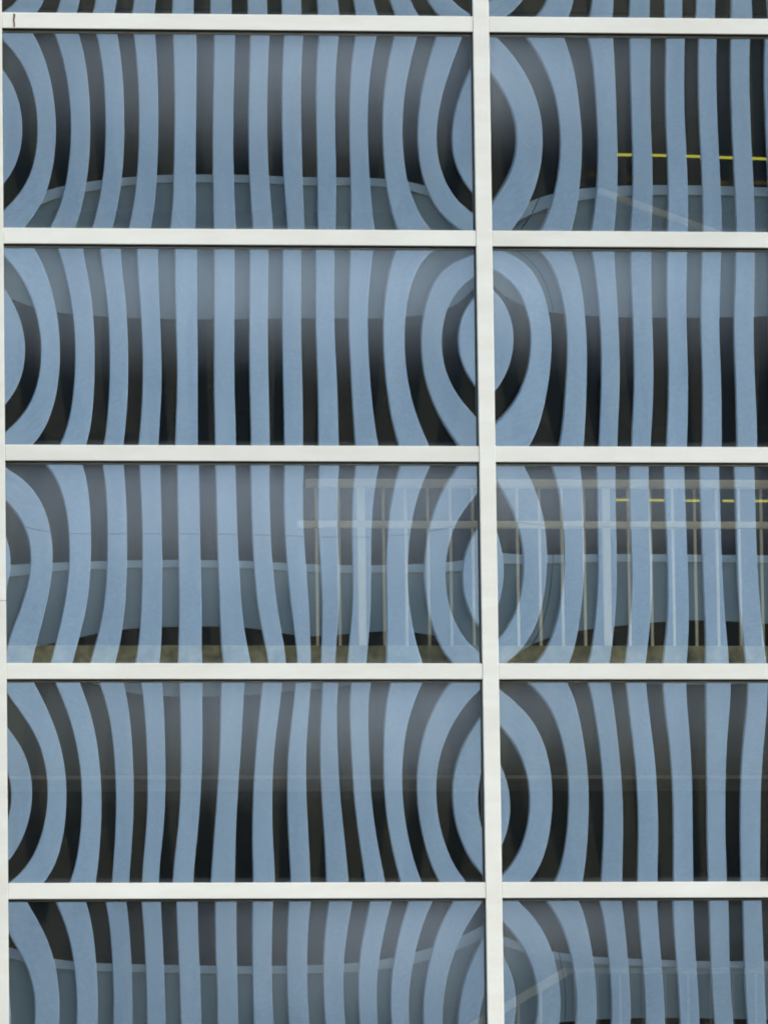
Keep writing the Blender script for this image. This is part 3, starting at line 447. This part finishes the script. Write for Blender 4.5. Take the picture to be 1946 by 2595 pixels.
for i in range(13):
    o = put('baluster', me_b, st, (0.83 + i * 0.104, 0, 0.425))
sloped('sloping_rail', 'short beige rail falling to the right behind the upper right full pane', ((3.885, 8.985), (4.58, 8.735)), M_stair, 0.030, 0.04, 0, 0.2)

# ------------------------------------------------------------ the block across the street, mirrored in the panes
P_, U0, FW, S_, V0, T_, H_ = 0.395039, 3.582336, 0.168719, 3.582793, 7.422271, 0.110486, 0.975842
V0 += ZG
opp = thing('finned_office_block', 'pale office block with upright fins across the street, seen mirrored in the panes', 'building')
K0, K1 = -20, 46
YF = -45.0
sills = [V0 + S_ - k * S_ for k in range(0, 6)]           # tops of the sills, highest first
ztop = sills[0] + S_ + 0.4
zbot = 0.13
first = None
bm = bmesh.new()
w = P_ - FW - 0.012
joints = [zbot, 6.9, 13.92, ztop]
for a, b in zip(joints[:-1], joints[1:]):
    if b - a < 0.3: continue
    add_prism(bm, [(0.004, 0.0), (w - 0.004, 0.0), (w, -0.004), (w, -0.119), (0, -0.119), (0, -0.004)], a + 0.004, b - 0.004)
fin_mesh = done(bm, 'fin', M_fin)
for k in range(K0, K1):
    o = put('fin', fin_mesh, opp)
    o.location = (U0 + P_ * k + FW + 0.007, YF, 0)
xo0, xo1 = U0 + P_ * K0, U0 + P_ * K1
xj = U0 + P_ * 14 + 0.07
segs = [xo0, xj - 20 * P_, xj, xj + 20 * P_, xo1]
levels = sills + []
for s in sills:
    for a, b in zip(segs[:-1], segs[1:]):
        box('sill', M_sill, (a + 0.004, b - 0.004, YF - 0.30, YF - 0.121, s - T_, s), opp)
        box('spandrel', M_spandrel, (a + 0.004, b - 0.004, YF - 0.30, YF - 0.165, max(s - H_, 0.14), s - T_ - 0.002), opp)
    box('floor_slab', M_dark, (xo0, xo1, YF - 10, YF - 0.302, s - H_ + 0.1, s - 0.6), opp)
for k in range(-1, 6):
    zb = sills[k] if k >= 0 else sills[0] + S_
    if k >= 0:
        zt = (sills[k - 1] - H_) if k else sills[0] + S_ - H_
        zb = sills[k]
        if zt - zb < 0.3: continue
        for i in range(0, K1 - K0, 6):
            a = xo0 + i * P_; b = a + 6 * P_
            box('window_pane', M_opp_glass, (a + 0.002, b - 0.002, YF - 0.182, YF - 0.170, zb + 0.002, zt - 0.002), opp)
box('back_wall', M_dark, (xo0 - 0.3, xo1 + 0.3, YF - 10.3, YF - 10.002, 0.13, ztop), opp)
box('side_wall', M_wall, (xo0 - 0.3, xo0 - 0.002, YF - 10, YF - 0.15, 0.13, ztop), opp)
box('side_wall', M_wall, (xo1 + 0.002, xo1 + 0.3, YF - 10, YF - 0.15, 0.13, ztop), opp)
box('roof_slab', M_wall, (xo0, xo1, YF - 10, YF - 0.122, sills[0] + S_ - H_, ztop), opp)
box('base_wall', M_wall, (xo0, xo1, YF - 0.42, YF - 0.303, 0.13, sills[-1] - H_ if sills[-1] - H_ > 0.3 else 0.3), opp)

def tube(label, xa_, xb_, z):
    t = thing('strip_light', label, 'light', 'strip lights in the block opposite', (xa_, YF - 1.5, z))
    L = xb_ - xa_
    bm = bmesh.new(); add_box(bm, 0, L, -0.03, 0.03, 0.0, 0.024)
    put('tube', done(bm, 'tube', M_light), t)
    bm = bmesh.new(); add_box(bm, -0.03, L + 0.03, -0.06, 0.06, 0.034, 0.07)
    put('housing', done(bm, 'housing', M_dark), t)
tube('yellow strip light mirrored at the left of the pair in the upper right pane', 9.97, 11.50, 17.725)
tube('yellow strip light mirrored at the right edge of the upper right pane', 11.70, 14.2, 17.727)
tube('yellow strip light mirrored above the railing, left one of the pair', 9.97, 11.15, 14.53)
tube('yellow strip light mirrored above the railing at the right edge', 11.34, 14.0, 14.53)
